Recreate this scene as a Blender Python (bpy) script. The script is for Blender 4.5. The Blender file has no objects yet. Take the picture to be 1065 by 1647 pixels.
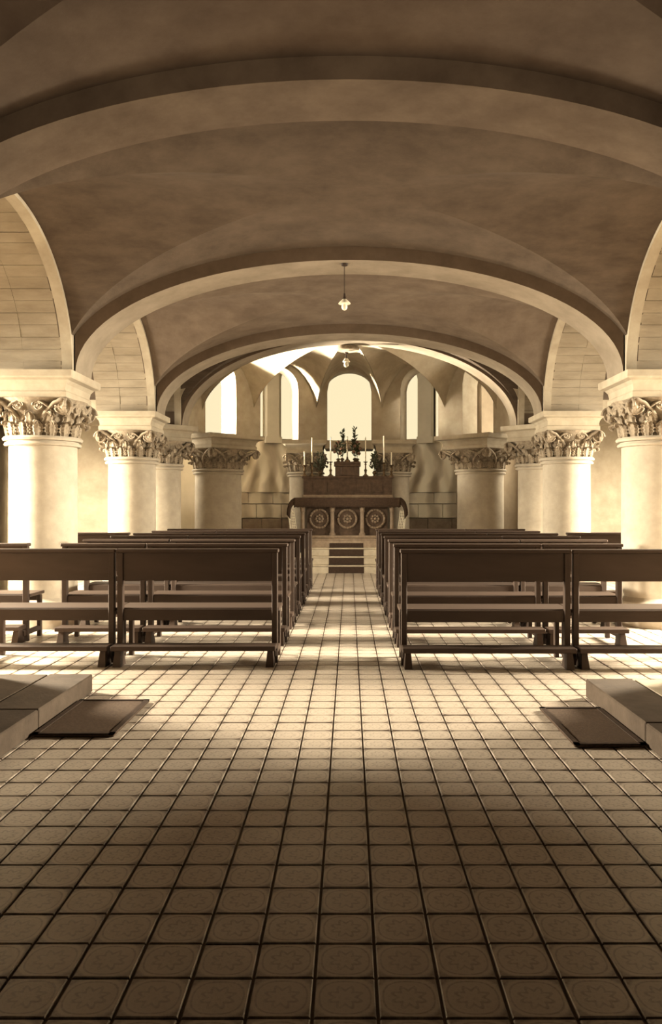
import bpy, bmesh, math, random
from mathutils import Vector, Matrix
random.seed(7)
S = bpy.context.scene
COL = S.collection
PI = math.pi
sin, cos, sqrt = math.sin, math.cos, math.sqrt
R = math.radians

# ------------------------------------------------------------------ camera, world, exposure
cam_d = bpy.data.cameras.new('camera')
cam = bpy.data.objects.new('camera', cam_d); COL.objects.link(cam)
cam.location = (0, 0, 1.5); cam.rotation_euler = (R(90), 0, 0)
cam_d.sensor_fit = 'HORIZONTAL'; cam_d.sensor_width = 36
cam_d.lens = 36 * 1250 / 1065
cam_d.shift_x = -29.5 / 1065; cam_d.shift_y = -8.5 / 1065
cam_d.clip_start = 0.05; cam_d.clip_end = 200
S.camera = cam
w = bpy.data.worlds.new('world'); S.world = w; w.use_nodes = True
w.node_tree.nodes['Background'].inputs[0].default_value = (1.0, 0.86, 0.6, 1)
w.node_tree.nodes['Background'].inputs[1].default_value = 0.3
S.view_settings.view_transform = 'Standard'; S.view_settings.look = 'None'
S.view_settings.gamma = 1; S.view_settings.use_curve_mapping = False
S.view_settings.exposure = 0.0
S.cycles.max_bounces = 5; S.cycles.diffuse_bounces = 2
S.cycles.use_denoising = True
S.cycles.caustics_reflective = False; S.cycles.caustics_refractive = False

TINT = (1.0, 0.88, 0.66)
GLOW_L1, GLOW_R1 = 1340, 1230       # aisle windows of the first bay seen
GLOW_L2, GLOW_R2 = 1080, 850       # second bay
GLOW_CHOIR_L, GLOW_CHOIR_R = 30, 30
CHOIR_BEAM = 1000              # lamp added at the left of the choir to brighten the apse vault
PANE_SEEN = 1.0
FILL = 36.0                      # unseen fill lamp added behind the camera

# ------------------------------------------------------------------ materials
def node_mat(name):
    m = bpy.data.materials.new(name); m.use_nodes = True
    nt = m.node_tree
    return m, nt, nt.nodes['Principled BSDF']
def noise(nt, scale, detail=4, rough=.6, vec=None, coord='Object'):
    t = nt.nodes.new('ShaderNodeTexNoise')
    t.inputs['Scale'].default_value = scale; t.inputs['Detail'].default_value = detail
    t.inputs['Roughness'].default_value = rough
    if vec is None:
        c = nt.nodes.new('ShaderNodeTexCoord'); vec = c.outputs[coord]
    nt.links.new(vec, t.inputs['Vector'])
    return t
def mapping(nt, scale, coord='Object'):
    c = nt.nodes.new('ShaderNodeTexCoord'); mp = nt.nodes.new('ShaderNodeMapping')
    mp.inputs['Scale'].default_value = scale
    nt.links.new(c.outputs[coord], mp.inputs['Vector'])
    return mp.outputs[0]
def ramp(nt, src, stops):
    r = nt.nodes.new('ShaderNodeValToRGB')
    els = r.color_ramp.elements
    while len(els) < len(stops): els.new(.5)
    for e, (p, c) in zip(els, stops): e.position = p; e.color = (*c, 1)
    nt.links.new(src, r.inputs[0])
    return r.outputs[0]
def bump(nt, src, strength, dist, bsdf):
    b = nt.nodes.new('ShaderNodeBump'); b.inputs['Strength'].default_value = strength
    b.inputs['Distance'].default_value = dist
    nt.links.new(src, b.inputs['Height']); nt.links.new(b.outputs[0], bsdf.inputs['Normal'])
def plain(name, c1, c2, scale=6, rough=.9, bmp=.15, stretch=(1, 1, 1), spec=.2, detail=5):
    m, nt, b = node_mat(name)
    v = mapping(nt, stretch)
    n = noise(nt, scale, detail, .65, v)
    nt.links.new(ramp(nt, n.outputs[0], [(.32, c1), (.68, c2)]), b.inputs['Base Color'])
    b.inputs['Roughness'].default_value = rough
    b.inputs['Specular IOR Level'].default_value = spec
    if bmp:
        n2 = noise(nt, scale * 6, 5, .7, v)
        bump(nt, n2.outputs[0], bmp, .01, b)
    return m
def glow(name, col, strength):
    m = bpy.data.materials.new(name); m.use_nodes = True
    nt = m.node_tree; nt.nodes.clear()
    e = nt.nodes.new('ShaderNodeEmission'); o = nt.nodes.new('ShaderNodeOutputMaterial')
    e.inputs[0].default_value = (*col, 1); e.inputs[1].default_value = strength
    nt.links.new(e.outputs[0], o.inputs[0])
    return m
M = {}
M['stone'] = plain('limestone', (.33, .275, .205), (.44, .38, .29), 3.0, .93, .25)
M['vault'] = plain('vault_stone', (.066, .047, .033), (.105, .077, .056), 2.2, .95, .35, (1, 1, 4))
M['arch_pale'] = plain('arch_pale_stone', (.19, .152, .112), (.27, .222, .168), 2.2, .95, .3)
M['apse_vault'] = plain('apse_vault_plaster', (.38, .32, .235), (.50, .43, .33), 3.0, .95, .2)
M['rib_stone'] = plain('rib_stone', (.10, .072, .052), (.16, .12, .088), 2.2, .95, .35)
M['ashlar'] = plain('arcade_ashlar', (.25, .205, .15), (.34, .285, .215), 2.0, .95, .3, (1, 1, 5))
M['band'] = plain('brown_arch_face', (.10, .07, .047), (.135, .095, .066), 5, .9, .1)  # darker brown for the front and back faces of the arches
M['entrance_shade'] = plain('entrance_shade_stone', (.10, .072, .054), (.15, .112, .085), 2.2, .95, .3)  # shade of the entrance bays put into a darker stone colour
M['column'] = plain('column_stone', (.36, .31, .245), (.46, .40, .32), 4.0, .9, .2)
M['carved'] = plain('carved_stone', (.18, .138, .098), (.38, .315, .235), 14.0, .92, .3)
M['plaster'] = plain('pale_plaster', (.64, .57, .45), (.74, .66, .53), 1.6, .95, .1)
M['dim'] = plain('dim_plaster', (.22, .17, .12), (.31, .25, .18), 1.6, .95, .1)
M['wood'] = plain('dark_wood', (.036, .022, .015), (.05, .031, .022), 5.0, .6, .15, (.25, 1, 1), .22)
M['mat'] = plain('coir_mat', (.06, .038, .025), (.10, .065, .042), 60, .98, .6)
M['slab'] = plain('step_stone', (.15, .11, .077), (.24, .185, .13), 5, .85, .3)
M['step'] = plain('altar_step_stone', (.36, .30, .22), (.48, .41, .31), 5, .8, .2)
M['kerb'] = plain('shade_toned_kerb_stone', (.06, .043, .031), (.095, .07, .051), 5, .85, .3)  # shade over the kerbs put into the stone colour
M['grout'] = plain('grout', (.17, .13, .095), (.24, .185, .14), 12, .95, .2)
M['brass'] = plain('aged_brass', (.10, .06, .03), (.17, .11, .05), 12, .38, .05, spec=.6)
M['brass'].node_tree.nodes['Principled BSDF'].inputs['Metallic'].default_value = .6
M['wax'] = plain('candle_wax', (.80, .74, .60), (.88, .82, .68), 12, .5, 0)
M['leaf'] = plain('dark_leaves', (.02, .022, .01), (.05, .05, .022), 20, .7, .1)
M['bloom'] = plain('dark_blooms', (.10, .05, .035), (.2, .12, .08), 30, .8, .2)
M['carpet'] = plain('stair_carpet', (.032, .019, .013), (.055, .034, .023), 30, .98, .5)
M['altar'] = plain('altar_marble', (.20, .145, .10), (.33, .25, .18), 7, .5, .1)
M['altar_dark'] = plain('altar_panel_marble', (.06, .038, .026), (.12, .08, .055), 9, .45, .1)
M['cloth_dark'] = plain('dark_fringe_cloth', (.04, .024, .017), (.07, .045, .03), 24, .95, .3)
M['linen'] = plain('white_linen', (.72, .66, .54), (.82, .76, .62), 20, .9, .2)
M['glass_lamp'] = plain('opal_lamp_glass', (.75, .69, .55), (.86, .80, .64), 10, .25, 0, spec=.5)
M['metal'] = plain('dark_iron', (.03, .02, .015), (.06, .04, .03), 20, .5, .1)
M['lead'] = plain('window_lead', (.5, .43, .3), (.6, .5, .35), 20, .6, .1)
M['pane_seen'] = glow('daylit_glass', (1.0, .85, .53), PANE_SEEN)

# encaustic floor tile: pale rounded field with darker corners, ring and speckled rosette
def tile_material():
    m, nt, b = node_mat('encaustic_tile')
    uv = nt.nodes.new('ShaderNodeUVMap')
    sep = nt.nodes.new('ShaderNodeSeparateXYZ'); nt.links.new(uv.outputs[0], sep.inputs[0])
    def math_(op, a, c=None, c2=None):
        n = nt.nodes.new('ShaderNodeMath'); n.operation = op
        for i, v in enumerate((a, c, c2)):
            if v is None: continue
            if isinstance(v, (int, float)): n.inputs[i].default_value = v
            else: nt.links.new(v, n.inputs[i])
        return n.outputs[0]
    fx = math_('SUBTRACT', math_('FRACT', sep.outputs[0]), .5)
    fy = math_('SUBTRACT', math_('FRACT', sep.outputs[1]), .5)
    r2 = math_('ADD', math_('POWER', math_('ABSOLUTE', fx), 2.6), math_('POWER', math_('ABSOLUTE', fy), 2.6))
    r = math_('POWER', r2, 1 / 2.6)
    rr = math_('SQRT', math_('ADD', math_('MULTIPLY', fx, fx), math_('MULTIPLY', fy, fy)))
    ang = math_('ARCTAN2', fy, fx)
    petal = math_('MULTIPLY', math_('COSINE', math_('MULTIPLY', ang, 8.0)), .05)
    corner = math_('SMOOTH_MIN', math_('MULTIPLY', math_('MAXIMUM', math_('SUBTRACT', r, .455), 0.0), 16.0), 1.0, .1)
    ring = math_('LESS_THAN', math_('ABSOLUTE', math_('SUBTRACT', r, .40)), .016)
    ros = math_('LESS_THAN', math_('ABSOLUTE', math_('SUBTRACT', math_('ADD', rr, petal), .22)), .035)
    n = noise(nt, 9, 4, .7); n3 = noise(nt, 70, 3, .7)
    dark = math_('ADD', math_('ADD', math_('MULTIPLY', corner, .5), math_('MULTIPLY', ring, .35)), math_('MULTIPLY', ros, .28))
    dark = math_('ADD', dark, math_('MULTIPLY', math_('SUBTRACT', n3.outputs[0], .5), .8))
    dark = math_('ADD', dark, math_('MULTIPLY', math_('SUBTRACT', n.outputs[0], .5), .5))
    c = ramp(nt, dark, [(.0, (.48, .405, .33)), (.8, (.115, .08, .06))])
    nt.links.new(c, b.inputs['Base Color'])
    b.inputs['Roughness'].default_value = .36
    b.inputs['Specular IOR Level'].default_value = .7
    bump(nt, n3.outputs[0], .3, .003, b)
    return m
M['tile'] = tile_material()

def mural_material():
    m, nt, b = node_mat('faded_mural')
    v = mapping(nt, (1, 1, 1))
    n = noise(nt, 1.3, 3, .5, v)
    wv = nt.nodes.new('ShaderNodeTexWave'); wv.inputs['Scale'].default_value = .55
    wv.inputs['Distortion'].default_value = 9; wv.inputs['Detail'].default_value = 3
    nt.links.new(v, wv.inputs['Vector'])
    mx = nt.nodes.new('ShaderNodeMix'); mx.inputs[0].default_value = .5
    nt.links.new(n.outputs[0], mx.inputs[2]); nt.links.new(wv.outputs[1], mx.inputs[3])
    nt.links.new(ramp(nt, mx.outputs[0], [(.3, (.42, .35, .26)), (.45, (.55, .47, .36)), (.62, (.72, .64, .5))]), b.inputs['Base Color'])
    b.inputs['Roughness'].default_value = .95
    return m
M['mural'] = mural_material()

# ------------------------------------------------------------------ mesh helpers
def link(name, verts, faces, mat, parent=None, smooth=False, uvs=None):
    me = bpy.data.meshes.new(name)
    me.from_pydata([tuple(v) for v in verts], [], faces)
    if uvs:
        l = me.uv_layers.new(name='UVMap')
        for i, uv in enumerate(uvs): l.data[i].uv = uv
    if smooth:
        me.polygons.foreach_set('use_smooth', [True] * len(me.polygons))
    me.materials.append(M[mat] if isinstance(mat, str) else mat)
    o = bpy.data.objects.new(name, me); COL.objects.link(o)
    if parent is not None: o.parent = parent
    return o
def fix(o, angle=None):
    bm = bmesh.new(); bm.from_mesh(o.data)
    bmesh.ops.remove_doubles(bm, verts=bm.verts, dist=1e-5)
    bmesh.ops.recalc_face_normals(bm, faces=bm.faces)
    if angle is not None:
        for f in bm.faces: f.smooth = True
        for e in bm.edges:
            if len(e.link_faces) == 2 and e.calc_face_angle(0) > R(angle): e.smooth = False
    bm.to_mesh(o.data); bm.free()
    return o
class MB:
    """collects shapes, then links them as one mesh object"""
    def __init__(s): s.v, s.f = [], []
    def add(s, vs, fs):
        n = len(s.v); s.v += [Vector(v) for v in vs]; s.f += [[i + n for i in f] for f in fs]; return s
    def hexa(s, p):
        return s.add(p, [(0, 3, 2, 1), (4, 5, 6, 7), (0, 1, 5, 4), (1, 2, 6, 5), (2, 3, 7, 6), (3, 0, 4, 7)])
    def box(s, x0, x1, y0, y1, z0, z1, bev=0):
        if x0 > x1: x0, x1 = x1, x0
        if not bev:
            return s.hexa([(x0, y0, z0), (x1, y0, z0), (x1, y1, z0), (x0, y1, z0), (x0, y0, z1), (x1, y0, z1), (x1, y1, z1), (x0, y1, z1)])
        bm = bmesh.new(); bmesh.ops.create_cube(bm, size=1)
        for v in bm.verts:
            v.co = ((x0 + x1) / 2 + v.co.x * (x1 - x0), (y0 + y1) / 2 + v.co.y * (y1 - y0), (z0 + z1) / 2 + v.co.z * (z1 - z0))
        bmesh.ops.bevel(bm, geom=bm.edges[:], offset=bev, segments=1, affect='EDGES')
        bm.verts.index_update()
        s.add([v.co.copy() for v in bm.verts], [[v.index for v in f.verts] for f in bm.faces]); bm.free(); return s
    def lathe(s, prof, c=(0, 0, 0), n=32, cap=True):
        vs, fs = [], []
        for r, z in prof:
            for k in range(n):
                a = 2 * PI * k / n; vs.append((c[0] + r * cos(a), c[1] + r * sin(a), c[2] + z))
        for i in range(len(prof) - 1):
            for k in range(n):
                a, b = i * n + k, i * n + (k + 1) % n
                fs.append((a, b, b + n, a + n))
        if cap: fs.append(tuple(range(n))[::-1]); fs.append(tuple(range((len(prof) - 1) * n, len(prof) * n)))
        return s.add(vs, fs)
    def tube(s, pts, rad, n=6):
        pts = [Vector(p) for p in pts]; vs, fs = [], []
        for i, p in enumerate(pts):
            t = (pts[min(i + 1, len(pts) - 1)] - pts[max(i - 1, 0)]).normalized()
            a = t.cross(Vector((0, 0, 1)))
            if a.length < .05: a = t.cross(Vector((1, 0, 0)))
            a.normalize(); b = t.cross(a)
            r = rad[i] if isinstance(rad, (list, tuple)) else rad
            for k in range(n):
                q = 2 * PI * k / n; vs.append(p + a * r * cos(q) + b * r * sin(q))
        for i in range(len(pts) - 1):
            for k in range(n):
                q, w_ = i * n + k, i * n + (k + 1) % n
                fs.append((q, w_, w_ + n, q + n))
        fs.append(tuple(range(n))[::-1]); fs.append(tuple(range((len(pts) - 1) * n, len(pts) * n)))
        return s.add(vs, fs)
    def sphere(s, c, r, n=10, m=6, sz=1):
        return s.lathe([(max(r * sin(PI * i / m), 1e-4), -r * sz * cos(PI * i / m)) for i in range(m + 1)], c, n, False)
    def xf(s, mat):
        s.v = [mat @ v for v in s.v]; return s
    def build(s, name, mat, parent=None, angle=30):
        o = link(name, s.v, s.f, mat, parent); return fix(o, angle)
def empty(name, loc, label=None, cat=None, group=None, rz=0):
    o = bpy.data.objects.new(name, None); COL.objects.link(o)
    o.location = loc; o.rotation_euler = (0, 0, rz); o.empty_display_size = .1
    return tag(o, label, cat, group)
def tag(o, label=None, cat=None, group=None, kind=None):
    if label: o['label'] = label
    if cat: o['category'] = cat
    if group: o['group'] = group
    if kind: o['kind'] = kind
    return o
def struct(o): o['kind'] = 'structure'; return o
def dup(root, parent=None):
    c = root.copy(); COL.objects.link(c); c.parent = parent
    for ch in [x for x in root.children]: dup(ch, c)
    return c

# ------------------------------------------------------------------ vault geometry
SP = 3.17                      # springing height
HS, RISE = 3.42, 1.41          # transverse arch ellipse
VH, VR = 3.60, 1.58            # vault profile
WALLX = 3.45
def arch_ring(name, y0, y1, hs, rise, hs2, rise2, mat='stone', n=48, spring=SP, band=True):
    """transverse arch: intrados ellipse (hs, rise), extrados (hs2, rise2)"""
    vs, fs = [], []
    for i in range(n + 1):
        a = PI * i / n
        ix, iz = hs * cos(a), spring + rise * sin(a)
        ox, oz = hs2 * cos(a), spring + rise2 * sin(a)
        vs += [(ix, y0, iz), (ix, y1, iz), (ox, y1, oz), (ox, y0, oz)]
    for i in range(n):
        for k in range(4):
            a, b = i * 4 + k, i * 4 + (k + 1) % 4
            fs.append((a, b, b + 4, a + 4))
    fs += [(0, 1, 2, 3), (n * 4 + 3, n * 4 + 2, n * 4 + 1, n * 4)]
    o = fix(link(name, vs, fs, mat), 30)
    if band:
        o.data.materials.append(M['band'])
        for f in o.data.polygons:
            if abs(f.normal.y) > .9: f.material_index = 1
    return struct(o)
def groin_bay(name, yc, hy, vh=VH, vr=VR, n=28, mat='vault'):
    vs, fs = [], []
    for j in range(2 * n + 1):
        v = (j - n) / n * PI / 2
        for i in range(2 * n + 1):
            u = (i - n) / n * PI / 2
            vs.append((vh * sin(u), yc + hy * sin(v), SP + vr * max(cos(u), cos(v))))
    W = 2 * n + 1
    for j in range(2 * n):
        for i in range(2 * n):
            a, b, c, d = j * W + i, j * W + i + 1, (j + 1) * W + i + 1, (j + 1) * W + i
            if (i < n) == (j < n): fs += [(a, b, c), (a, c, d)]
            else: fs += [(a, b, d), (b, c, d)]
    o = link(name, vs, fs, mat)
    me = o.data
    bm = bmesh.new(); bm.from_mesh(me)
    for f in bm.faces: f.smooth = True; 
    for e in bm.edges:
        if len(e.link_faces) == 2 and e.calc_face_angle(0) > R(12):
            a, b = e.verts
            e.smooth = False
    bm.to_mesh(me); bm.free()
    return struct(o)

PER = 4.1
BAYS = {0: 3.85, 1: 7.95, 2: 12.05}
groin_bay('ceiling_entrance_bay', -.25, 1.75, mat='entrance_shade')
groin_bay('ceiling_first_bay', BAYS[0], 1.75, mat='entrance_shade')
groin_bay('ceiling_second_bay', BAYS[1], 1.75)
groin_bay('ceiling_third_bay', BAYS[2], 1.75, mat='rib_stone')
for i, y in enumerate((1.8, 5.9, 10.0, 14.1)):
    arch_ring('trim_%d' % (i + 1), y - .3, y + .3, HS, RISE, 3.78, 1.72, 'rib_stone' if i == 1 else ('entrance_shade' if i == 0 else 'arch_pale'), band=i > 1)
# choir: a short taller bay, then the arch before the apse
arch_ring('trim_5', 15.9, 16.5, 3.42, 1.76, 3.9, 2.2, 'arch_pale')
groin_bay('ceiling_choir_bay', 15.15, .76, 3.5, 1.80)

# lateral arches (arcade) with two orders, continued as barrels over the aisles
def lateral(sgn, yc, hy, rise, tagname):
    n = 26
    def prof(d, k=0.0):
        out = []
        for i in range(n + 1):
            a = PI * i / n
            out.append((yc + (hy - d) * cos(a), SP + (rise - d) * sin(a)))
        return out
    # order one: a narrow projecting rib on the nave side
    vs, fs = [], []
    pi_, po = prof(.045), prof(-.14)
    for (ya, za), (yb, zb) in zip(pi_, po):
        vs += [(sgn * (WALLX - .01), ya, za), (sgn * (WALLX + .12), ya, za), (sgn * (WALLX + .12), yb, zb), (sgn * (WALLX - .01), yb, zb)]
    for i in range(n):
        for k in range(4):
            a, b = i * 4 + k, i * 4 + (k + 1) % 4
            fs.append((a, b, b + 4, a + 4))
    rib = struct(fix(link('trim_arcade_rib', vs, fs, 'stone'), 30))
    # order two: separate voussoir courses
    root = struct(empty('ceiling_arcade_arch_' + tagname, (sgn * WALLX, yc, SP)))
    NV = 34
    for i in range(NV):
        m = MB()
        for x0, x1 in ((WALLX + .12, WALLX + .62), (WALLX + .62, 4.5)):
            a0, a1 = PI * (i + .012) / NV, PI * (i + .988) / NV
            j = random.uniform(-.004, .004)
            P = []
            for x in (x0 + .001, x1 - .001):
                for a, d in ((a0, j), (a1, j), (a1, -.2), (a0, -.2)):
                    P.append((sgn * x - sgn * WALLX, (hy - d) * cos(a), (rise - d) * sin(a)))
            m2 = MB(); m2.hexa(P)
            m2.build('voussoir', 'ashlar', root, None)
    # plain barrel beyond, over the aisle, and a backing behind the joints
    vs, fs = [], []
    for (ya, za) in prof(-.02):
        vs += [(sgn * (WALLX + .1), ya, za), (sgn * 7.55, ya, za)]
    for i in range(n): fs.append((2 * i, 2 * i + 1, 2 * i + 3, 2 * i + 2))
    struct(link('ceiling_aisle_barrel_' + tagname, vs, fs, 'vault', smooth=True))
for sgn, nm in ((-1, 'left'), (1, 'right')):
    lateral(sgn, BAYS[1], 1.75, VR, nm + '_second_bay')
    lateral(sgn, BAYS[2], 1.75, VR, nm + '_third_bay')
    lateral(sgn, 15.15, .76, 1.6, nm + '_choir_bay')
    # blocks of wall above the capitals, between the lateral arches
    for i, (y0, y1, x1) in enumerate(((9.7, 10.3, 7.55), (13.8, 14.39, 7.55), (15.91, 16.5, 7.55))):
        struct(MB().box(sgn * (HS + .005), sgn * 4.48, y0, y1, SP, 5.3).build('wall_%s_pier_%d' % (nm, i + 1), 'stone'))
        struct(MB().box(sgn * 4.48, sgn * x1, y0, y1, 0 if i == 0 else SP, 5.3).build('wall_%s_aisle_cross_%d' % (nm, i + 1), 'stone'))  # first one closed down to the floor, added to stop third-bay window light
    # unseen side wall and partition, added to keep the foreground dark
    struct(MB().box(sgn * 3.45, sgn * 4.0, -2.5, 5.6, 0, 5.3).build('wall_%s_entrance' % nm, 'entrance_shade'))
    struct(MB().box(sgn * 3.43, sgn * 7.6, 5.6, 6.2, 0, 5.3).build('wall_%s_partition' % nm, 'stone'))
    struct(MB().box(sgn * 4.55, sgn * 7.6, 16.0, 16.35, 0, 5.3).build('wall_%s_aisle_end' % nm, 'stone'))
for sgn, nm in ((-1, 'left'), (1, 'right')):
    struct(MB().box(sgn * 2.85, sgn * 3.5, 5.6, 6.2, 0, 4.0).build('wall_%s_entrance_pier' % nm, 'stone'))  # unseen block, added to cut window light off the front floor
struct(MB().box(-4, 4, -2.9, -2.5, 0, 5.3).build('wall_back', 'entrance_shade'))

# ------------------------------------------------------------------ outer aisle walls with windows
def rect_window(nm, n, sgn, yc, hw, z0, z1, strength):
    """pane with a frame and bars in an opening of the outer wall"""
    x = 7.72 * sgn
    root = struct(empty('window_%d' % n, (sgn * 7.6, yc, z0)))
    g = M['pane_seen']
    ld = bpy.data.lights.new('window_daylight', 'AREA'); ld.shape = 'RECTANGLE'; ld.size = 2 * hw; ld.size_y = z1 - z0
    ld.energy = strength; ld.color = TINT; ld.spread = R(96 if n % 2 else 118)
    lo = bpy.data.objects.new('window_daylight', ld); COL.objects.link(lo); lo.location = (sgn * 7.45, yc, (z0 + z1) / 2)
    lo.rotation_euler = Vector((-sgn * 1.0, -.10 if n % 2 else -.05, -.5)).to_track_quat('-Z', 'Y').to_euler()
    link('pane', [(sgn * .14, -hw, 0), (sgn * .14, hw, 0), (sgn * .14, hw, z1 - z0), (sgn * .14, -hw, z1 - z0)], [(0, 1, 2, 3)], g, root)
    m = MB()
    for y in (-hw + .03, 0, hw - .03): m.box(sgn * .05, sgn * .11, y - .03, y + .03, 0, z1 - z0)
    for z in (.03, (z1 - z0) / 2, z1 - z0 - .03): m.box(sgn * .05, sgn * .11, -hw, hw, z - .03, z + .03)
    m.build('window_frame', 'lead', root)
def outer_wall(sgn, nm, wins):
    m = MB(); x0, x1 = sgn * 7.5, sgn * 7.9
    y = 5.6
    for yc, hw, z0, z1 in wins:
        m.box(x0, x1, y, yc - hw, 0, 5.3); m.box(x0, x1, yc - hw, yc + hw, 0, z0); m.box(x0, x1, yc - hw, yc + hw, z1, 5.3)
        y = yc + hw
    m.box(x0, x1, y, 16.35, 0, 5.3)
    struct(m.build('wall_%s_outer' % nm, 'plaster'))
W1w = (8.75, .6, 1.6, 3.4); W2w = (12.4, .8, 1.6, 3.4)
for sgn, nm, g1, g2, k in ((-1, 'left', GLOW_L1, GLOW_L2, 1), (1, 'right', GLOW_R1, GLOW_R2, 3)):
    outer_wall(sgn, nm, (W1w, W2w, (15.1, .4, 1.2, 3.1)))
    rect_window(nm, 20 + k, sgn, 15.1, .4, 1.2, 3.1, 230 if sgn < 0 else 200)  # unseen extra windows, added to brighten the aisle end walls
    rect_window(nm, k, sgn, *W1w, g1); rect_window(nm, k + 1, sgn, *W2w, g2)

# ------------------------------------------------------------------ apse: ring wall on the columns
AC = (0, 16.2); RR = 3.85
def pol(a, r, z): return (AC[0] + r * sin(R(a)), AC[1] + r * cos(R(a)), z)
def ring_solid(a0, a1, r0, r1, zlo, zhi, m, n=6):
    """curved block; zlo/zhi may be functions of angle"""
    f0 = zlo if callable(zlo) else (lambda a: zlo); f1 = zhi if callable(zhi) else (lambda a: zhi)
    vs, fs = [], []
    for i in range(n + 1):
        a = a0 + (a1 - a0) * i / n
        vs += [pol(a, r0, f0(a)), pol(a, r1, f0(a)), pol(a, r1, f1(a)), pol(a, r0, f1(a))]
    for i in range(n):
        for k in range(4):
            p, q = i * 4 + k, i * 4 + (k + 1) % 4
            fs.append((p, q, q + 4, p + 4))
    fs += [(0, 1, 2, 3), (n * 4 + 3, n * 4 + 2, n * 4 + 1, n * 4)]
    m.add(vs, fs)
RI, RO = 3.58, 4.12
def arched_top(c, hw, spring, r):
    def f(a):
        t = min(1, abs(a - c) / hw); return spring + r * sqrt(max(0, 1 - t * t))
    return f
opens = [(0, 9.0), (29.2, 8.3), (-29.2, 8.3), (57.5, 8.5), (-57.5, 8.5)]
blocks = [(-21, -9), (9, 21), (-49, -37.5), (37.5, 49), (-93, -66), (66, 93)]
for i, (a0, a1) in enumerate(blocks):
    m = MB(); ring_solid(a0, a1, RI, RO, SP, 5.7, m, 8); struct(m.build('wall_apse_pier_%d' % (i + 1), 'stone', None, 25))
for i, (c, hw) in enumerate(opens):
    m = MB(); ring_solid(c - hw, c + hw, RI, RO, arched_top(c, hw, 4.42, .56), 5.7, m, 28)
    struct(m.build('wall_apse_arch_%d' % (i + 1), 'stone', None, 25))

# umbrella vault of the apse with a cell toward every opening
def conch():
    C0 = (0, 16.45); RV = 3.52; zs, zc = 3.5, 5.08
    vs, fs = [], []; NR, NA = 22, 14
    mids = [-86.0, -57.5, -29.0, 0, 29.0, 57.5, 86.0]; half = 14.35
    for mid in mids:
        base = len(vs)
        for i in range(NR + 1):
            r = RV * sin(PI / 2 * i / NR)
            for j in range(NA + 1):
                d = half * sin(PI / 2 * (j / NA * 2 - 1))
                t = abs(sin(R(d))) / sin(R(half)) * r / RV
                z = zs + (zc - zs) * sqrt(max(0, 1 - t * t)) - .0 * r
                a = mid + d
                vs.append((C0[0] + r * sin(R(a)), C0[1] + r * cos(R(a)), z))
        for i in range(NR):
            for j in range(NA):
                p = base + i * (NA + 1) + j
                fs.append((p, p + 1, p + NA + 2, p + NA + 1))
    # flat strip back to the arch, closing the half circle
    o = link('ceiling_apse', vs, fs, 'apse_vault')
    bm = bmesh.new(); bm.from_mesh(o.data)
    bmesh.ops.remove_doubles(bm, verts=bm.verts, dist=1e-4)
    for f in bm.faces: f.smooth = True
    for e in bm.edges:
        if len(e.link_faces) == 2:
            try: ang = e.calc_face_angle(0)
            except Exception: ang = 0
            if ang > R(14): e.smooth = False
    bm.to_mesh(o.data); bm.free()
    return struct(o)
conch()

# ambulatory outer wall with round-headed windows
OR0, OR1 = 6.4, 6.75
wins = [(0, 7.4, 2.3, True), (-13.3, 4.6, 3.45, True), (13.3, 4.6, 3.45, True), (-23.6, 1.8, 3.45, True), (23.6, 1.8, 3.45, True),
        (-35.2, 8.6, 3.45, True), (-62, 5.0, 2.2, False), (62, 5.0, 2.2, False)]  # last pair unseen, added for extra light in the apse
wins.sort()
m = MB(); a = -93.0
mlow = MB()
for c, hw, sill, seen in wins:
    if c - hw > a: ring_solid(a, c - hw, OR0, OR1, 0, 5.9, m, 4)
    ring_solid(c - hw, c + hw, OR0, OR1, 0, sill, m, 6)
    r = OR0 * R(hw)
    ring_solid(c - hw, c + hw, OR0, OR1, arched_top(c, hw, 5.62 - min(r, .75), min(r, .75)), 5.9, m, 24)
    a = c + hw
ring_solid(a, 93, OR0, OR1, 0, 5.9, m, 8)
struct(m.build('wall_apse_outer', 'plaster', None, 25))
for i, (c, hw, sill, seen) in enumerate(wins):
    root = struct(empty('window_%d' % (i + 5), pol(c, OR0 + .2, sill)))
    r = min(OR0 * R(hw), .75); top = arched_top(c, hw, 5.62 - r, r)
    L = Vector(root.location); vs, fs = [], []; n = 24
    for k in range(n + 1):
        q = c - hw + 2 * hw * k / n
        vs += [Vector(pol(q, OR0 + .22, sill)) - L, Vector(pol(q, OR0 + .22, top(q))) - L]
    for k in range(n): fs.append((2 * k, 2 * k + 1, 2 * k + 3, 2 * k + 2))
    mt = M['pane_seen'] if seen else glow('choir_fill_pane_%d' % i, TINT, GLOW_CHOIR_L if c < 0 else GLOW_CHOIR_R)
    link('pane', vs, fs, mt, root)
    fr = MB()
    for q in (c - hw + .25, c + hw - .25):
        fr.tube([Vector(pol(q, OR0 + .17, sill)) - L, Vector(pol(q, OR0 + .17, top(q) - .02)) - L], .02, 4)
    fr.tube([Vector(pol(c - hw + 2 * hw * k / n, OR0 + .17, top(c - hw + 2 * hw * k / n) - .03)) - L for k in range(1, n)], .02, 4)
    fr.build('window_frame', 'lead', root)
# pilasters between the window bays
for k, a0 in enumerate((-20.4, 20.4)):
    p = MB(); ring_solid(a0 - 1.6, a0 + 1.6, 6.18, OR0 + .01, 3.3, 5.85, p, 3)
    ring_solid(a0 - 2.2, a0 + 2.2, 6.1, OR0 + .01, 3.3, 3.48, p, 3)
    struct(p.build('trim_pilaster_%d' % (k + 1), 'plaster', None, 25))
q = MB(); ring_solid(42.5, 45, 4.7, OR0 + .01, 0, 5.75, q, 2); struct(q.build('wall_light_stop_spur', 'dim', None, 25))  # wall added to block light from the unseen right choir window
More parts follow.
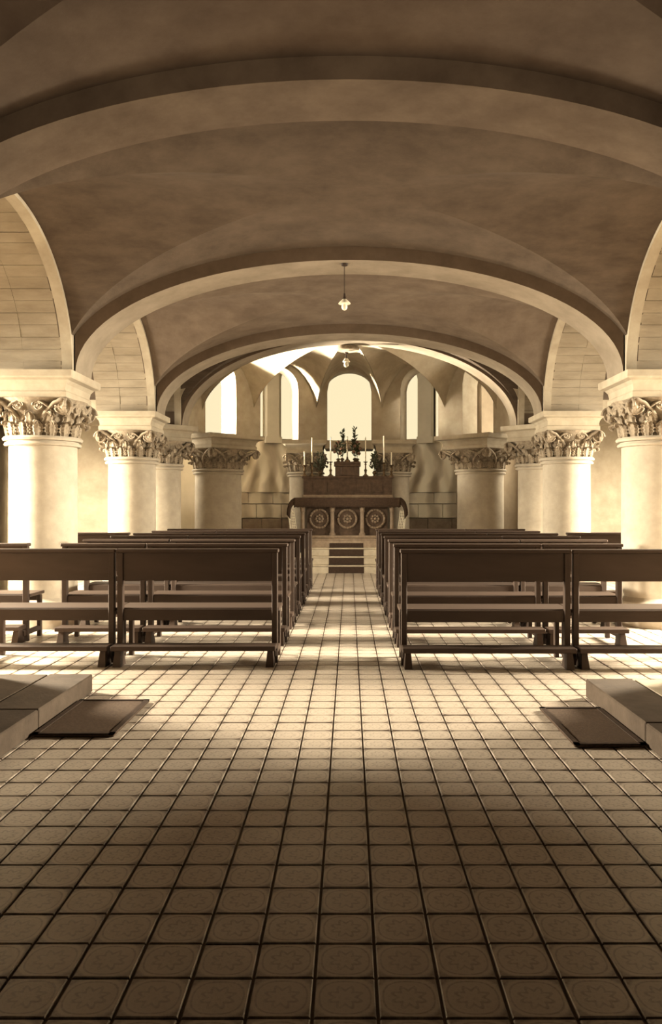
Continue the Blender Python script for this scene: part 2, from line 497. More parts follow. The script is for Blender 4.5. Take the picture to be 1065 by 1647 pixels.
# ambulatory ceiling
vs, fs = [], []
for i in range(41):
    a = -93 + 186 * i / 40; vs += [pol(a, RI + .1, 5.72), pol(a, OR1, 5.72)]
for i in range(40): fs.append((2 * i, 2 * i + 1, 2 * i + 3, 2 * i + 2))
struct(link('ceiling_ambulatory', vs, fs, 'stone'))
# painted relief frieze and ashlar dado on the ambulatory wall
def dado(a0, a1):
    root = struct(empty('wall_ashlar_dado', pol((a0 + a1) / 2, OR0, 0))); L = Vector(root.location)
    z = 0
    hs = [.42, .42, .34, .40, .33]
    for r, h in enumerate(hs):
        a = a0 + (3.0 if r % 2 else 0)
        while a < a1 - .5:
            b = min(a + random.uniform(5.2, 7.2), a1)
            q = MB(); ring_solid(a + .08, b - .08, OR0 - .10 + random.uniform(-.012, .012), OR0 + .005, z + .012, z + h - .012, q, 2)
            q.v = [v - L for v in q.v]
            q.build('stone_block', 'mural' if r >= 3 else 'slab', root, None)
            a = b
        z += h
    # carved/painted drapery panel above
    q = MB(); nU, nV = 60, 24; vs, fs = [], []
    for j in range(nV + 1):
        for i in range(nU + 1):
            u, v = i / nU, j / nV
            d = .028 * sin((u * 9 + .6 * v * v) * PI) * (1 - .4 * v) + .03 * sin(7 * v + 5 * sin(3.1 * u * PI))
            vs.append(Vector(pol(a0 + (a1 - a0) * u, OR0 - .12 - d, z + v * (3.40 - z))) - L)
    for j in range(nV):
        for i in range(nU):
            p = j * (nU + 1) + i; fs.append((p, p + 1, p + nU + 2, p + nU + 1))
    o = link('painted_frieze', vs, fs, 'mural', root, True)
dado(-34, -9); dado(9, 34)
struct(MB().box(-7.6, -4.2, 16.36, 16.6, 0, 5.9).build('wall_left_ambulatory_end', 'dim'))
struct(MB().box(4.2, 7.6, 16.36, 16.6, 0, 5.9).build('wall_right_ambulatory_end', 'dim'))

ld = bpy.data.lights.new('choir_vault_fill', 'AREA'); ld.shape = 'RECTANGLE'; ld.size = .7; ld.size_y = .9  # added lamp, aimed up to brighten the left of the apse vault
ld.energy = CHOIR_BEAM; ld.color = TINT; ld.spread = R(44)
lo = bpy.data.objects.new('choir_vault_fill', ld); COL.objects.link(lo); lo.location = pol(-58, 6.25, 3.0)
lo.rotation_euler = (Vector((2.1, 17.6, 4.85)) - Vector(lo.location)).to_track_quat('-Z', 'Y').to_euler()
# boss where the apse ribs meet
boss = MB().lathe([(.02, -.24), (.225, -.24), (.245, -.22), (.245, -.17), (.225, -.16), (.22, -.05)], (0, 0, 0), 28)
boss = boss.build('vault_boss', 'carved', None, 35); boss.location = (-.03, 16.62, 5.075)
tag(boss, 'round carved stone boss at the crown of the apse vault', 'boss')
for k in range(12):
    a = 2 * PI * k / 12
    MB().sphere((.215 * cos(a), .215 * sin(a), -.06), .035, 8, 5, 1.4).build('boss_petal', 'carved', boss, 60)

# ------------------------------------------------------------------ columns
def leaf_mesh(w_, h, out, n=11, mname='leaf'):
    """acanthus leaf standing on the bell, tip curling outward; +x is outward"""
    vs, fs = [], []; mcol = 6
    for i in range(n + 1):
        t = i / n
        ww = w_ * (.55 + .5 * sin(PI * min(t * 1.15, 1))) * (1 - .62 * max(0, t - .7) / .3) * (1 + .13 * (1 if i % 2 else -1))
        if t < .66: x, z = out * .30 * t, h * t / .80
        else:
            q = (t - .66) / .34 * PI * 1.12
            x, z = out * .20 + out * .36 * (1 - cos(q)), h * .825 + h * .17 * sin(q)
        for j in range(mcol + 1):
            s_ = j / mcol * 2 - 1
            vs.append((x + .03 * (1 - abs(s_)) ** 1.5 - .016 * (j % 2), ww * s_ * .5, z - .02 * abs(s_) * t))
    for i in range(n):
        for j in range(mcol):
            p = i * (mcol + 1) + j; fs.append((p, p + 1, p + mcol + 2, p + mcol + 1))
    # thickness: mirrored back sheet
    N = len(vs); vs += [(x - .022, y * .9, z - .004) for x, y, z in vs]
    fs += [tuple(N + q for q in reversed(f)) for f in fs[:]]
    W = mcol + 1
    for i in range(n):
        for j in (0, mcol):
            a, b = i * W + j, (i + 1) * W + j; fs.append((a, b, b + N, a + N))
    for j in range(mcol):
        for i in (0, n):
            a, b = i * W + j, i * W + j + 1; fs.append((a, b, b + N, a + N))
    return vs, fs
def make_column(r=.42, ab=.56, label='', loc=(0, 0, 0), rz=0, group='columns of the crypt arcade', zb=2.31):
    root = empty('column', loc, label, 'column', group, rz)
    MB().lathe([(r * 1.3, 0), (r * 1.3, .12), (r * 1.22, .14), (r * 1.24, .2), (r * 1.15, .24), (r * 1.12, .3), (r * 1.03, .34), (r * 1.0, .36)], n=48).build('base', 'column', root)
    MB().lathe([(r, .34), (r, 1.0), (r * .997, 1.6), (r * .99, zb)], n=64, cap=False).build('shaft', 'column', root)
    a0 = r * .99
    MB().lathe([(a0, zb - .05), (a0 + .045, zb - .045), (a0 + .055, zb - .025), (a0 + .045, zb - .005), (a0 + .02, zb), (a0 + .02, zb + .012),
                (a0 + .06, zb + .02), (a0 + .075, zb + .045), (a0 + .055, zb + .07), (a0 - .01, zb + .075)], n=64, cap=False).build('astragal', 'column', root)
    zc = zb + .06; H = 2.84 - zc; k = ab / .56
    cap = MB().lathe([(a0 - .02, zc), (a0 + .0, zc + .1), (a0 + .02 * k, zc + H * .6), (a0 + .07 * k, zc + H * .85), (a0 + .13 * k, zc + H)], n=48).build('capital', 'carved', root)
    # abacus: fillet, hollow, fascia
    def sq(h_, z): return [(-h_, -h_, z), (h_, -h_, z), (h_, h_, z), (-h_, h_, z)]
    m = MB(); prof = [(.80, 2.84), (.83, 2.85), (.83, 2.915), (.805, 2.93), (.80, 2.95), (.82, 3.01), (.88, 3.055), (.985, 3.075), (1, 3.09), (1, SP)]
    vs, fs = [], []
    for f_, z in prof: vs += sq(ab * f_, z)
    for i in range(len(prof) - 1):
        for q in range(4):
            a, b = i * 4 + q, i * 4 + (q + 1) % 4; fs.append((a, b, b + 4, a + 4))
    fs += [(3, 2, 1, 0), tuple(range(len(vs) - 4, len(vs)))]
    m.add(vs, fs).build('abacus', 'stone', root, 20)
    # leaves
    lv, lf = leaf_mesh(.155 * k, H * .42, .15); uv_, uf = leaf_mesh(.15 * k, H * .60, .17)
    low = up = None
    for i in range(16):
        a = 2 * PI * (i + .5) / 16
        if low is None: o = link('leaf', lv, lf, 'carved', cap, False); low = o
        else: o = low.copy(); COL.objects.link(o)
        o.location = ((a0 + .015) * cos(a), (a0 + .015) * sin(a), zc); o.rotation_euler = (0, 0, a)
        if i < 12:
            a = 2 * PI * i / 12
            if up is None: o = link('leaf', uv_, uf, 'carved', cap, False); up = o
            else: o = up.copy(); COL.objects.link(o)
            o.location = ((a0 + .01) * cos(a), (a0 + .01) * sin(a), zc + .03); o.rotation_euler = (0, 0, a)
    # volutes: a spiral on each side of every corner, on stalks rising from the bell
    pts = []; rad = []
    for i in range(34):
        t = i / 33; q = t * 2.2 * 2 * PI; rr = .115 * (1 - .86 * t)
        pts.append((rr * cos(q), 0, rr * sin(q))); rad.append(.02 * (1 - .45 * t))
    vm = MB().tube(pts, rad, 6); vm.sphere((0, 0, 0), .026, 8, 6)
    disc = MB().lathe([(.10, -.03), (.10, .008)], (0, 0, 0), 20).xf(Matrix.Rotation(PI / 2, 4, 'X'))
    vm.add(disc.v, disc.f).xf(Matrix.Translation((0, 0, 0)))
    vo = None; st = None
    cr = ab * .86 - .06
    smb = MB().tube([(-.30 * k, .10, -.20), (-.27 * k, .06, -.12), (-.20 * k, .03, -.03), (-.10, .0, .05), (0, -.0, .088)], [.02, .026, .03, .03, .024], 8)
    for q in range(4):
        for s_ in (-1, 1):
            if vo is None:
                o = vm.build('volute', 'carved', cap, 40); vo = o
                p = smb.build('stalk', 'carved', cap, 50); st = p
            else:
                o = vo.copy(); COL.objects.link(o); p = st.copy(); COL.objects.link(p)
            fr = Matrix.Rotation(q * PI / 2, 4, 'Z') @ Matrix.Translation((s_ * cr, -cr - .045, 2.725)) @ Matrix.Diagonal((s_, 1, 1, 1))
            o.matrix_local = fr; p.matrix_local = fr
    for q in range(4):
        for s_ in (-1, 1):
            for src in (vo, st):
                o = src.copy(); COL.objects.link(o)
                o.matrix_local = Matrix.Rotation(q * PI / 2, 4, 'Z') @ Matrix.Translation((s_ * .125 * k, -cr - .055, 2.745)) @ Matrix.Diagonal((-s_ * .62, .8, .62, 1))
    fl = None
    for q in range(4):
        if fl is None:
            m = MB().sphere((0, 0, 0), .06, 10, 6)
            for z in range(6):
                m.sphere((.055 * cos(z * PI / 3), -.01, .055 * sin(z * PI / 3)), .03, 8, 5)
            o = m.build('rosette', 'carved', cap, 60); fl = o
        else: o = fl.copy(); COL.objects.link(o)
        o.matrix_local = Matrix.Rotation(q * PI / 2, 4, 'Z') @ Matrix.Translation((0, -ab * .74, 2.80))
    return root
CX = 3.94
make_column(label='thick pale stone column nearest the camera on the left, with scrolled leafy capital', loc=(-CX, 10, 0))
def col_copy(loc, label, rz=0):
    o = dup(bpy.data.objects['column']); o.location = loc; o.rotation_euler = (0, 0, rz); o['label'] = label
    return o
col_copy((CX, 10, 0), 'thick pale stone column nearest the camera on the right, cut by the photo edge')
col_copy((-CX, 14.1, 0), 'second pale stone column from the left edge, below the inner arch springing')
col_copy((CX, 14.1, 0), 'second pale stone column from the right edge, below the inner arch springing')
col_copy((-CX, 16.2, 0), 'left column half hidden just behind the second left column, abacus set diagonally', PI / 4)
col_copy((CX, 16.2, 0), 'right column half hidden just behind the second right column, abacus set diagonally', PI / 4)
make_column(.55, .785, 'stout shaded column left of the altar with a diagonal dark abacus', (-3.12, 18.5, 0), PI / 4, 'columns of the crypt arcade')
b4 = [o for o in COL.objects if o.get('label', '').startswith('stout shaded')][0]
o = dup(b4); o.location = (3.12, 18.5, 0); o['label'] = 'stout column right of the altar, pale on its left side and dark on its right'
col_copy((-1.12, 19.95, 0), 'pale column directly behind the left end of the altar')
col_copy((1.12, 19.95, 0), 'pale column directly behind the right end of the altar')

struct(MB().box(-.62, .62, 19.50, 20.4, 2.95, SP - .002, .02).build('trim_lintel_behind_altar', 'stone'))

# ------------------------------------------------------------------ floor
floor = struct(MB().box(-7.9, 7.9, -2.9, 23.2, -.3, -.012).build('floor', 'grout'))
TP = .195; X0 = .085
def tile_verts(x, y, g=.005, gy=.0035, h=.0):
    a, b, c, d = x + g, x + TP - g, y + gy, y + TP - gy; e = .004
    zt, zb = h, -.011
    vs = [(a + e, c + e, zt), (b - e, c + e, zt), (b - e, d - e, zt), (a + e, d - e, zt), (a, c, zt - .004), (b, c, zt - .004), (b, d, zt - .004), (a, d, zt - .004),
          (a, c, zb), (b, c, zb), (b, d, zb), (a, d, zb)]
    fs = [(0, 1, 2, 3), (4, 5, 1, 0), (5, 6, 2, 1), (6, 7, 3, 2), (7, 4, 0, 3), (8, 9, 5, 4), (9, 10, 6, 5), (10, 11, 7, 6), (11, 8, 4, 7)]
    uv = []
    for f in fs:
        for i in f: uv.append(((vs[i][0] - x) / TP * .998 + .001, (vs[i][1] - y) / TP * .998 + .001))
    return vs, fs, uv
near = []
rows = int((17.5 - (-2.4)) / TP)
pro = []
for j in range(rows + 29):
    y = -2.4 + j * TP
    if y > 22.6: break
    lim = 3.43 if y < 6.3 else 7.45
    if y > 16: lim = 6.2
    i0 = int(math.floor((-lim - X0) / TP)) + 1
    i = i0
    while X0 + (i + 1) * TP < lim:
        pro.append((X0 + i * TP, y)); i += 1
def visible(x, y):
    yc = y + TP / 2; return y > 2.1 and -.45 * yc - .1 < x + TP / 2 < .403 * yc + .1
vis = sorted([p for p in pro if visible(*p)], key=lambda p: p[1])[:300]
visset = set(vis)
v0, f0, u0 = tile_verts(0, 0)
proto = link('floor_tile', v0, f0, 'tile', floor, False, u0)
for i, (x, y) in enumerate(vis):
    o = proto if i == 0 else proto.copy()
    if i: COL.objects.link(o)
    o.location = (x, y, random.uniform(-.0015, .0015)); o.rotation_euler = (random.uniform(-.004, .004), random.uniform(-.004, .004), 0)
vs, fs, us = [], [], []
for p in pro:
    if p in visset: continue
    v, f, u = tile_verts(*p, h=random.uniform(-.0015, .0015)); n = len(vs)
    vs += v; fs += [tuple(i + n for i in q) for q in f]; us += u
tag(link('floor_tiles', vs, fs, 'tile', floor, False, us), kind='stuff')

# ------------------------------------------------------------------ stone kerbs and mats in the foreground
def kerb(sgn, x0, x1, ys, label, cat='stone step'):
    root = empty('stone_kerb', (sgn * x0, ys[0], 0), label, cat, 'low stone kerbs beside the front of the nave')
    for a, b in zip(ys[:-1], ys[1:]):
        MB().box(0, sgn * (x1 - x0 - .012), a - ys[0] + .006, b - ys[0] - .006, .001, .145, .008).build('kerb_slab', 'kerb', root)
        MB().box(sgn * (x1 - x0 + .002), sgn * (2.83 - x0), a - ys[0] + .006, b - ys[0] - .006, .001, .142, .006).build('paving_slab', 'stone' if sgn > 0 else 'kerb', root)  # left paving takes the darker stone, its shade put into the colour
kerb(1, 1.86, 2.24, (3.3, 4.88, 6.12), 'low grey stone kerb with paving slabs on the right, beside the mat')
kerb(-1, 2.08, 2.44, (3.3, 5.2, 6.3), 'low grey stone kerb with paving slabs on the left, beside the mat')
def mat_(x0, x1, y0, y1, label):
    m = MB().box(0, x1 - x0, 0, y1 - y0, .003, .022, .006)
    o = m.build('floor_mat', 'mat'); o.location = (x0, y0, 0); tag(o, label, 'mat')
    b = MB()
    for (p, q, r_, s_) in ((0, x1 - x0, 0, .035), (0, x1 - x0, y1 - y0 - .035, y1 - y0), (0, .035, 0, y1 - y0), (x1 - x0 - .035, x1 - x0, 0, y1 - y0)):
        b.box(p, q, r_, s_, .018, .027)
    b.build('mat_border', 'metal', o)
mat_(1.40, 1.845, 4.83, 5.72, 'dark rectangular mat on the tiles at the right, against the stone kerb')
mat_(-2.06, -1.53, 5.05, 5.95, 'dark rectangular mat on the tiles at the left, against the stone kerb')

# ------------------------------------------------------------------ pews
def make_pew(L):
    """built with its left end at x=0, kneeler edge toward the camera at y=0"""
    root = empty('pew', (0, 0, 0))
    MB().box(0, L, .0, .19, .152, .198, .006).build('kneeler', 'wood', root)
    for x in (.03, L - .08):
        m = MB(); m.hexa([(x - .012, .01, 0), (x + .062, .01, 0), (x + .062, .2, 0), (x - .012, .2, 0), (x, .05, .152), (x + .05, .05, .152), (x + .05, .16, .152), (x, .16, .152)])
        m.build('kneeler_block', 'wood', root)
    for x in (.0, L - .055):
        m = MB().box(x, x + .055, .22, .285, 0, 1.06, .005); m.build('post', 'wood', root)
        MB().box(x + .005, x + .05, .60, .655, 0, .48, .005).build('leg', 'wood', root)
        MB().box(x + .01, x + .045, .16, .64, .07, .125, .004).build('stretcher', 'wood', root)
    MB().box(.055, L - .055, .235, .268, .79, 1.06, .004).build('backrest', 'wood', root)
    MB().box(-.012, L + .012, .205, .30, 1.06, 1.095, .008).build('top_rail', 'wood', root)
    MB().box(-.012, L + .012, .262, .68, .49, .525, .006).build('seat', 'wood', root)
    MB().box(.055, L - .055, .24, .262, .405, .515, .003).build('seat_rail', 'wood', root)
    MB().box(.05, L - .05, .62, .64, .41, .49, .003).build('front_rail', 'wood', root)
    return root
protos = {}
def pew(L, x0, y, label):
    L = round(L, 2)
    if L not in protos: protos[L] = make_pew(L); o = protos[L]
    else: o = dup(protos[L])
    o.location = (x0, y, 0); o.rotation_euler = (0, 0, random.uniform(-.004, .004))
    return tag(o, label, 'pew', 'dark wooden pews in rows either side of the central aisle')
ordn = ['nearest', 'second', 'third', 'fourth', 'fifth', 'sixth', 'farthest']
for i in range(7):
    yl = 7.24 + 1.127 * i; yr = 7.13 + 1.127 * i
    rn = (ordn[i] + ' row') if i in (0, 6) else ordn[i] + ' row from the camera'
    pew(1.54, -.69 - 1.54, yl, 'dark pew at the left edge of the aisle, ' + rn)
    pew(1.60, .49, yr, 'dark pew at the right edge of the aisle, ' + rn)
    Lo = 1.28 if i == 0 else (.92 if i in (1,) else 1.06)
    pew(Lo, -2.26 - Lo, yl, 'short dark pew at the outer left end of the ' + rn)
    Lr = 1.28 if i == 0 else (.86 if i == 1 else 1.06)
    pew(Lr, 2.12, yr, 'short dark pew at the outer right end of the ' + rn)
pew(1.28, -3.58 - 1.28, 8.42, 'dark pew in the left side aisle, in front of the big left column')
pew(1.06, -4.52, 11.95, 'dark pew standing between the two big left columns')
pew(1.06, 3.42, 11.95, 'dark pew standing between the two big right columns')

# ------------------------------------------------------------------ altar steps, carpet
steps = empty('altar_steps', (-.06, 17.5, 0), 'pale stone steps rising to the altar behind a dark carpet strip', 'steps')
sy = [0, .32, .60, .86]; sz = [.18, .36, .54, .745]; sw = [2.35, 2.1, 1.95, 1.8]; sback = 19.36 - 17.5
for i in range(4):
    z0 = .001 if i == 0 else sz[i - 1] + .0
    m = MB().box(-sw[i], sw[i], sy[i] + .02, sback - .02 if i == 3 else sy[i + 1] + .3, z0, sz[i] - .03)
    m.build('riser', 'altar' if i == 3 else 'step', steps)
    MB().box(-sw[i] - .02, sw[i] + .02, sy[i], sback if i == 3 else sy[i + 1] + .32, sz[i] - .032, sz[i], .006).build('tread', 'altar' if i == 3 else 'step', steps)
m = MB(); W0 = .40
pr = [(-.03, .002), (-.012, .002)]
for i, z in enumerate(sz[:3]):
    m.box(-W0, W0, sy[i] - .010 + .02, sy[i] + .018, (0.002 if i == 0 else sz[i - 1] + .001), z - .034)   # riser face
    m.box(-W0, W0, sy[i] + .045, sy[i + 1] + .012, z + .001, z + .009)
m.box(-W0, W0, sy[3] + .01, sy[3] + .018, sz[2] + .001, sz[2] + .1)
cp = m.build('stair_carpet', 'carpet'); cp.location = (-.07, 17.5, 0)
tag(cp, 'dark carpet strip laid down the middle of the altar steps', 'carpet')

# ------------------------------------------------------------------ altar
AX, AY, AZ = -.05, 18.72, .747
altar = empty('altar', (AX, AY, AZ), 'dark marble altar table with colonnettes and round medallions', 'altar')
MB().box(-1.22, 1.22, 0, .62, 0, .06, .006).build('plinth', 'altar', altar)
MB().box(-.98, .98, .18, .56, .06, .86).build('altar_block', 'altar_dark', altar)
MB().box(-1.25, 1.25, -.03, .66, .86, .945, .01).build('mensa', 'altar', altar)
cn = MB().lathe([(.075, .06), (.075, .10), (.055, .13), (.05, .16), (.046, .62), (.06, .64), (.055, .67), (.085, .80), (.10, .82), (.10, .86)], n=20)
c0 = None
for x in (-1.08, -.36, .36, 1.08):
    if c0 is None: o = cn.build('colonnette', 'altar', altar); c0 = o
    else: o = c0.copy(); COL.objects.link(o)
    o.location = (x, .09, 0)
w0 = None
for x in (-.68, 0, .68):
    if w0 is None:
        m = MB()
        pts = [(.22 * cos(2 * PI * k / 32), 0, .22 * sin(2 * PI * k / 32)) for k in range(33)]
        m.tube(pts, .028, 6)
        for k in range(20):
            a = 2 * PI * k / 20; m.sphere((.22 * cos(a), -.02, .22 * sin(a)), .028, 6, 4)
        for k in range(8):
            a = 2 * PI * k / 8; m.sphere((.08 * cos(a), 0, .08 * sin(a)), .035, 8, 5)
        m.sphere((0, -.01, 0), .04, 8, 5)
        o = m.build('medallion', 'altar', altar, 50); w0 = o
    else: o = w0.copy(); COL.objects.link(o)
    o.location = (x, .165, .46)
# cloth over the altar: dark fringed band in front, ends hanging and flaring
cl = MB()
def sheet(P, Q, rows_):   # strip of quads through rows of points
    n = len(rows_[0]); vs = [p for r_ in rows_ for p in r_]; fs = []
    for i in range(len(rows_) - 1):
        for j in range(n - 1): a = i * n + j; fs.append((a, a + 1, a + n + 1, a + n))
    return vs, fs
xs = [-1.28 + 2.56 * i / 60 for i in range(61)]
rows_ = [[(x, .60, .962) for x in xs], [(x, -.05, .962) for x in xs], [(x, -.062, .90 + .0 * x) for x in xs],
         [(x, -.068 + .006 * sin(x * 40), .80) for x in xs], [(x, -.066 + .01 * sin(x * 40), .74 + .012 * sin(x * 60)) for x in xs]]
cl.add(*sheet(0, 0, rows_))
cloth = link('altar_cloth', cl.v, cl.f, 'cloth_dark', None, True)
sm = cloth.modifiers.new('thick', 'SOLIDIFY'); sm.thickness = .012
cloth.location = (AX, AY, AZ); tag(cloth, 'dark fringed cloth covering the altar top and drooping at both ends', 'altar cloth')
for s_ in (-1, 1):
    ys = [-.05 + .62 * i / 16 for i in range(17)]
    r_ = []
    for t in range(9):
        q = t / 8
        r_.append([(s_ * (1.28 + .16 * sin(q * 1.5) + .02 * sin(y * 25) * q), y, .962 - .32 * q * q - .05 * q) for y in ys])
    d = link('cloth_end', *sheet(0, 0, r_), 'cloth_dark', cloth, True)
    q = d.modifiers.new('thick', 'SOLIDIFY'); q.thickness = .012
    vr = [[], []]
    for t in range(11):
        q = t / 10
        ox, oz = 1.24 + .22 * sin(q * 1.45), .962 - .40 * q ** 2.2
        vr[0].append((s_ * ox, -.058, oz)); vr[1].append((s_ * (ox - .02 - .07 * q), -.062, oz - .16 + .05 * q))
    d = link('fringe_band', *sheet(0, 0, vr), 'cloth_dark', cloth, True)
    q = d.modifiers.new('thick', 'SOLIDIFY'); q.thickness = .01
    # white net lace below
    nt_ = MB()
    for k in range(9):
        y = -.04 + .6 * k / 8
        nt_.tube([(s_ * 1.43, y, .60), (s_ * (1.41 - .06), y, .12)], .008, 4)
    for k in range(8):
        z = .58 - .44 * k / 7
        x = s_ * (1.43 - .06 * (k / 7)); nt_.tube([(x, -.04, z), (x, .56, z)], .008, 4)
    # a front face of the lace seen from the nave
    for k in range(5):
        x = s_ * (1.28 + .15 * k / 4); nt_.tube([(x, -.045, .66), (x - s_ * .07, -.045, .12)], .009, 4)
    for k in range(8):
        z = .62 - .46 * k / 7; dx = .07 * (k / 7)
        nt_.tube([(s_ * (1.28 - dx), -.045, z), (s_ * (1.43 - dx), -.045, z)], .009, 4)
    o = nt_.build('lace_net', 'linen', cloth, 50); o['label'] = 'white net lace'
# gradine behind the mensa
gr = empty('altar_gradine', (AX + .01, AY + .40, AZ + .975), 'long dark stone gradine shelf standing on the back of the altar', 'altar shelf')
MB().box(-1.12, 1.12, 0, .30, 0, .07, .006).build('plinth', 'altar', gr)
MB().box(-1.09, 1.09, .02, .30, .07, .48).build('front_panel', 'altar_dark', gr)
MB().box(-1.13, 1.13, -.01, .32, .48, .53, .008).build('shelf_top', 'altar_dark', gr)
for x in (-.72, -.36, .36, .72):
    MB().box(x - .14, x + .14, .005, .022, .13, .42, .004).build('raised_panel', 'altar_dark', gr)
GZ = AZ + .975 + .53; GY = AY + .40 + .14
tb = empty('tabernacle', (AX + .0, GY - .02, GZ), 'dark box tabernacle in the middle of the altar shelf', 'tabernacle')
MB().box(-.30, .30, -.12, .14, 0, .24, .006).build('tabernacle_body', 'altar_dark', tb)
MB().box(-.16, .16, -.14, -.11, .02, .22, .006).build('door', 'altar_dark', tb)
MB().box(-.33, .33, -.15, .16, .24, .30, .01).build('cornice', 'altar_dark', tb)
MB().box(-.33, .33, -.13, .15, .3, .36, .01).build('stepped_top', 'altar_dark', tb)

# candlesticks and candles
def px(x, y=GY): return (x - 562) / 1250 * y
def candlestick(x, h, label):
    root = empty('candlestick', (x, GY - .05, GZ), label, 'candlestick', 'altar candlesticks')
    MB().lathe([(.07, 0), (.072, .02), (.04, .035), (.03, .06)], n=14).build('foot', 'brass', root)
    MB().lathe([(.022, .06), (.03, h * .35), (.04, h * .42), (.02, h * .5), (.016, h * .75), (.028, h * .82), (.016, h * .9), (.02, h - .02)], n=12).build('stem', 'brass', root)
    MB().lathe([(.018, h - .03), (.055, h - .01), (.06, h), (.02, h + .002)], n=14).build('drip_pan', 'brass', root)
    return root
def candle(x, h, L, label):
    o = MB().lathe([(.016, 0), (.015, L - .01), (.006, L)], n=10).build('candle', 'wax'); o.location = (x, GY - .05, GZ + h)
    tag(o, label, 'candle', 'tall white altar candles')
    MB().tube([(0, 0, L - .005), (.002, 0, L + .02)], .003, 4).build('wick', 'metal', o)
CS = [(490, .28, .34, 'leftmost'), (502, .34, .62, 'second from left'), (532, .36, .60, 'just left of the tabernacle'),
      (588, .36, .60, 'just right of the tabernacle'), (617.5, .34, .66, 'second from right'), (629.5, .28, .32, 'rightmost')]
for x, h, L, w_ in CS:
    candlestick(px(x), h, 'turned dark brass candlestick on the altar shelf, ' + w_)
    candle(px(x), h, L, 'slim white candle on the altar shelf, ' + w_)
# vases with dark leafy plants
def plant(x, z, y, h, w_, label, vlabel, vh=.14, n=46, balls=False):
    v = MB().lathe([(.045, 0), (.05, .01), (.025, .03), (.05, vh * .5), (.055, vh * .7), (.03, vh * .9), (.045, vh)], n=14).build('vase', 'brass')
    v.location = (x, y, z); tag(v, vlabel, 'vase', 'altar flower vases')
    root = empty('altar_plant', (x, y, z + vh), label, 'plant', 'leafy sprays on the altar')
    st = MB(); lf = MB()
    for k in range(n):
        a = random.uniform(0, 2 * PI); t = .12 + .88 * random.random(); rr = w_ * sqrt(random.random()) * (.35 + .65 * sin(PI * min(1, t + .25)))
        p = Vector((rr * cos(a), rr * sin(a) * .5, h * t))
        if k % 3 == 0: st.tube([(0, 0, .002), (p.x * .4, p.y * .4, p.z * .6), tuple(p)], .004, 4)
        d = Vector((cos(a), sin(a) * .5, random.uniform(.3, 1.4))).normalized(); s_ = d.cross(Vector((0, 1, .2))).normalized() * .018; l = random.uniform(.06, .1)
        lf.add([p - d * l * .2, p + d * l * .4 + s_, p + d * l, p + d * l * .4 - s_, p + d * l * .4 + Vector((0, -.01, 0))], [(0, 1, 4), (1, 2, 4), (2, 3, 4), (3, 0, 4)])
    st.build('stems', 'leaf', root, None)
    f = lf.build('foliage', 'leaf', root, None); f['kind'] = 'stuff'
    if balls:
        for k, (bx, bz) in enumerate(((-.07, .30), (.07, .24), (0, .40), (-.09, .16), (.04, .12))):
            MB().sphere((bx, -.03, bz), .042, 10, 6).build('flower', 'bloom', root, 60)
plant(px(515), GZ, GY, .42, .15, 'bushy dark spray left of the tabernacle', 'small brass vase under the left bushy spray')
plant(px(602.5), GZ, GY, .44, .10, 'upright dark spray right of the tabernacle', 'small brass vase under the right upright spray')
TZ = GZ + .362
plant(px(543) + .02, GZ + .362, GY - .06, .36, .07, 'dark flower spray with round blooms on the left of the tabernacle top', 'vase on the left of the tabernacle top', .08, 26, True)
plant(px(576) - .02, GZ + .362, GY - .06, .36, .07, 'dark flower spray with round blooms on the right of the tabernacle top', 'vase on the right of the tabernacle top', .08, 26, True)
plant(px(550.5), GZ + .362, GY + .09, .70, .06, 'tall feathery dark spray behind the cross, on its left', 'slim vase behind the cross, on its left', .10, 60)
plant(px(571), GZ + .362, GY + .09, .74, .06, 'tall feathery dark spray behind the cross, on its right', 'slim vase behind the cross, on its right', .10, 60)
cr = empty('altar_cross', (AX, GY - .02, TZ), 'slender dark crucifix standing on top of the tabernacle', 'cross')
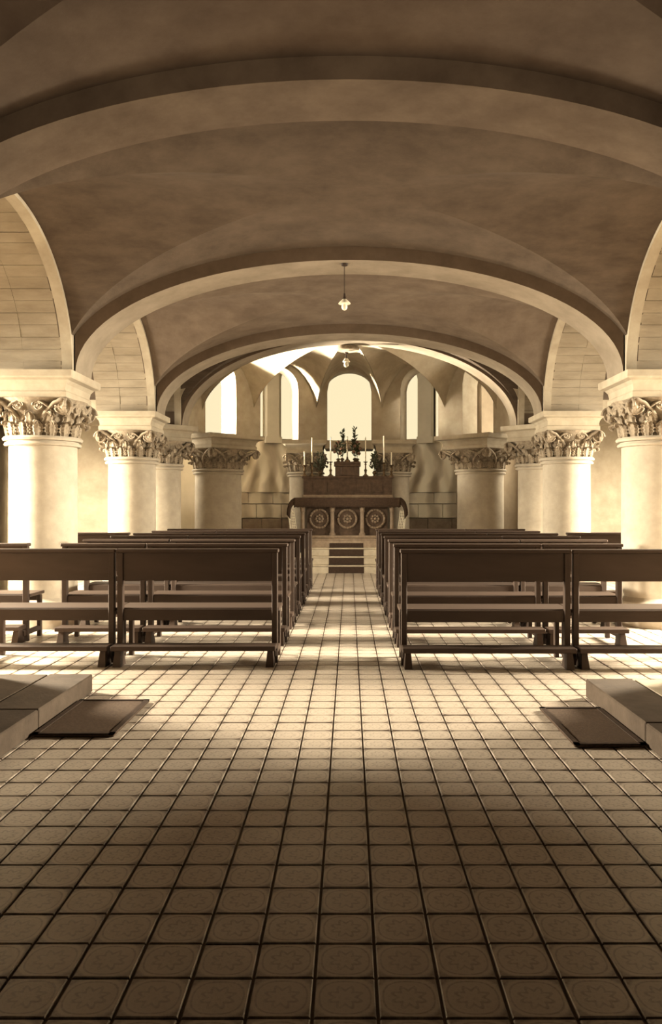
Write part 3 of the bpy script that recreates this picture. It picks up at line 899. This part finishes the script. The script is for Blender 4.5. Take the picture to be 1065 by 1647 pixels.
MB().lathe([(.07, 0), (.07, .03), (.03, .06), (.02, .12)], n=14).build('foot', 'brass', cr)
MB().box(-.014, .014, -.012, .012, .1, .62, .003).build('upright', 'brass', cr)
MB().box(-.13, .13, -.012, .012, .44, .468, .003).build('crossbar', 'brass', cr)
MB().tube([(0, -.02, .24), (0, -.028, .34), (0, -.024, .44)], [.01, .018, .016], 8).tube([(-.10, -.02, .465), (0, -.024, .43), (.10, -.02, .465)], .008, 6).sphere((0, -.028, .47), .018, 8, 6).build('corpus', 'altar', cr, 50)

# ------------------------------------------------------------------ hanging lamps
def lamp(x, y, ztop, zl, s_, label):
    root = empty('hanging_lamp', (x, y, zl), label, 'lamp', 'pendant lamps over the aisle')
    m = MB(); m.tube([(0, 0, .09 * s_), (0, 0, ztop - zl)], .006, 6); m.build('cord', 'metal', root)
    MB().lathe([(.012, .13 * s_), (.02, .09 * s_), (.03, .06 * s_)], n=12).build('lamp_cap', 'metal', root)
    MB().lathe([(.025, .065 * s_), (.075, .02 * s_), (.078, .01 * s_), (.03, 0)], n=20, cap=False).build('lamp_shade', 'glass_lamp', root)
    MB().sphere((0, 0, -.025 * s_), .035 * s_, 12, 8, 1.2).build('bulb', 'glass_lamp', root, 60)
    MB().lathe([(.03, 1.0), (.03, 1.001)], n=8)
    MB().lathe([(.045, 0), (.04, -.025), (.012, -.035)], (0, 0, ztop - zl + .0), 14).build('ceiling_rose', 'metal', root)
lamp(-.062, 9.85, 4.58, 4.06, 1.1, 'small glass pendant lamp on a long cord from the nearer arch')
lamp(-.065, 16.62, 4.80, 4.58, 1.5, 'small glass lamp hanging just below the apse boss')

# soft fill lamp added behind the camera to brighten the near arch and ceiling
ld = bpy.data.lights.new('fill_lamp', 'AREA'); ld.energy = FILL; ld.size = 2.5; ld.color = (1.0, .8, .55)
lo = bpy.data.objects.new('fill_lamp', ld); COL.objects.link(lo); lo.location = (0, -2.2, 1.3); ld.spread = R(56); lo.rotation_euler = (R(110), 0, 0)
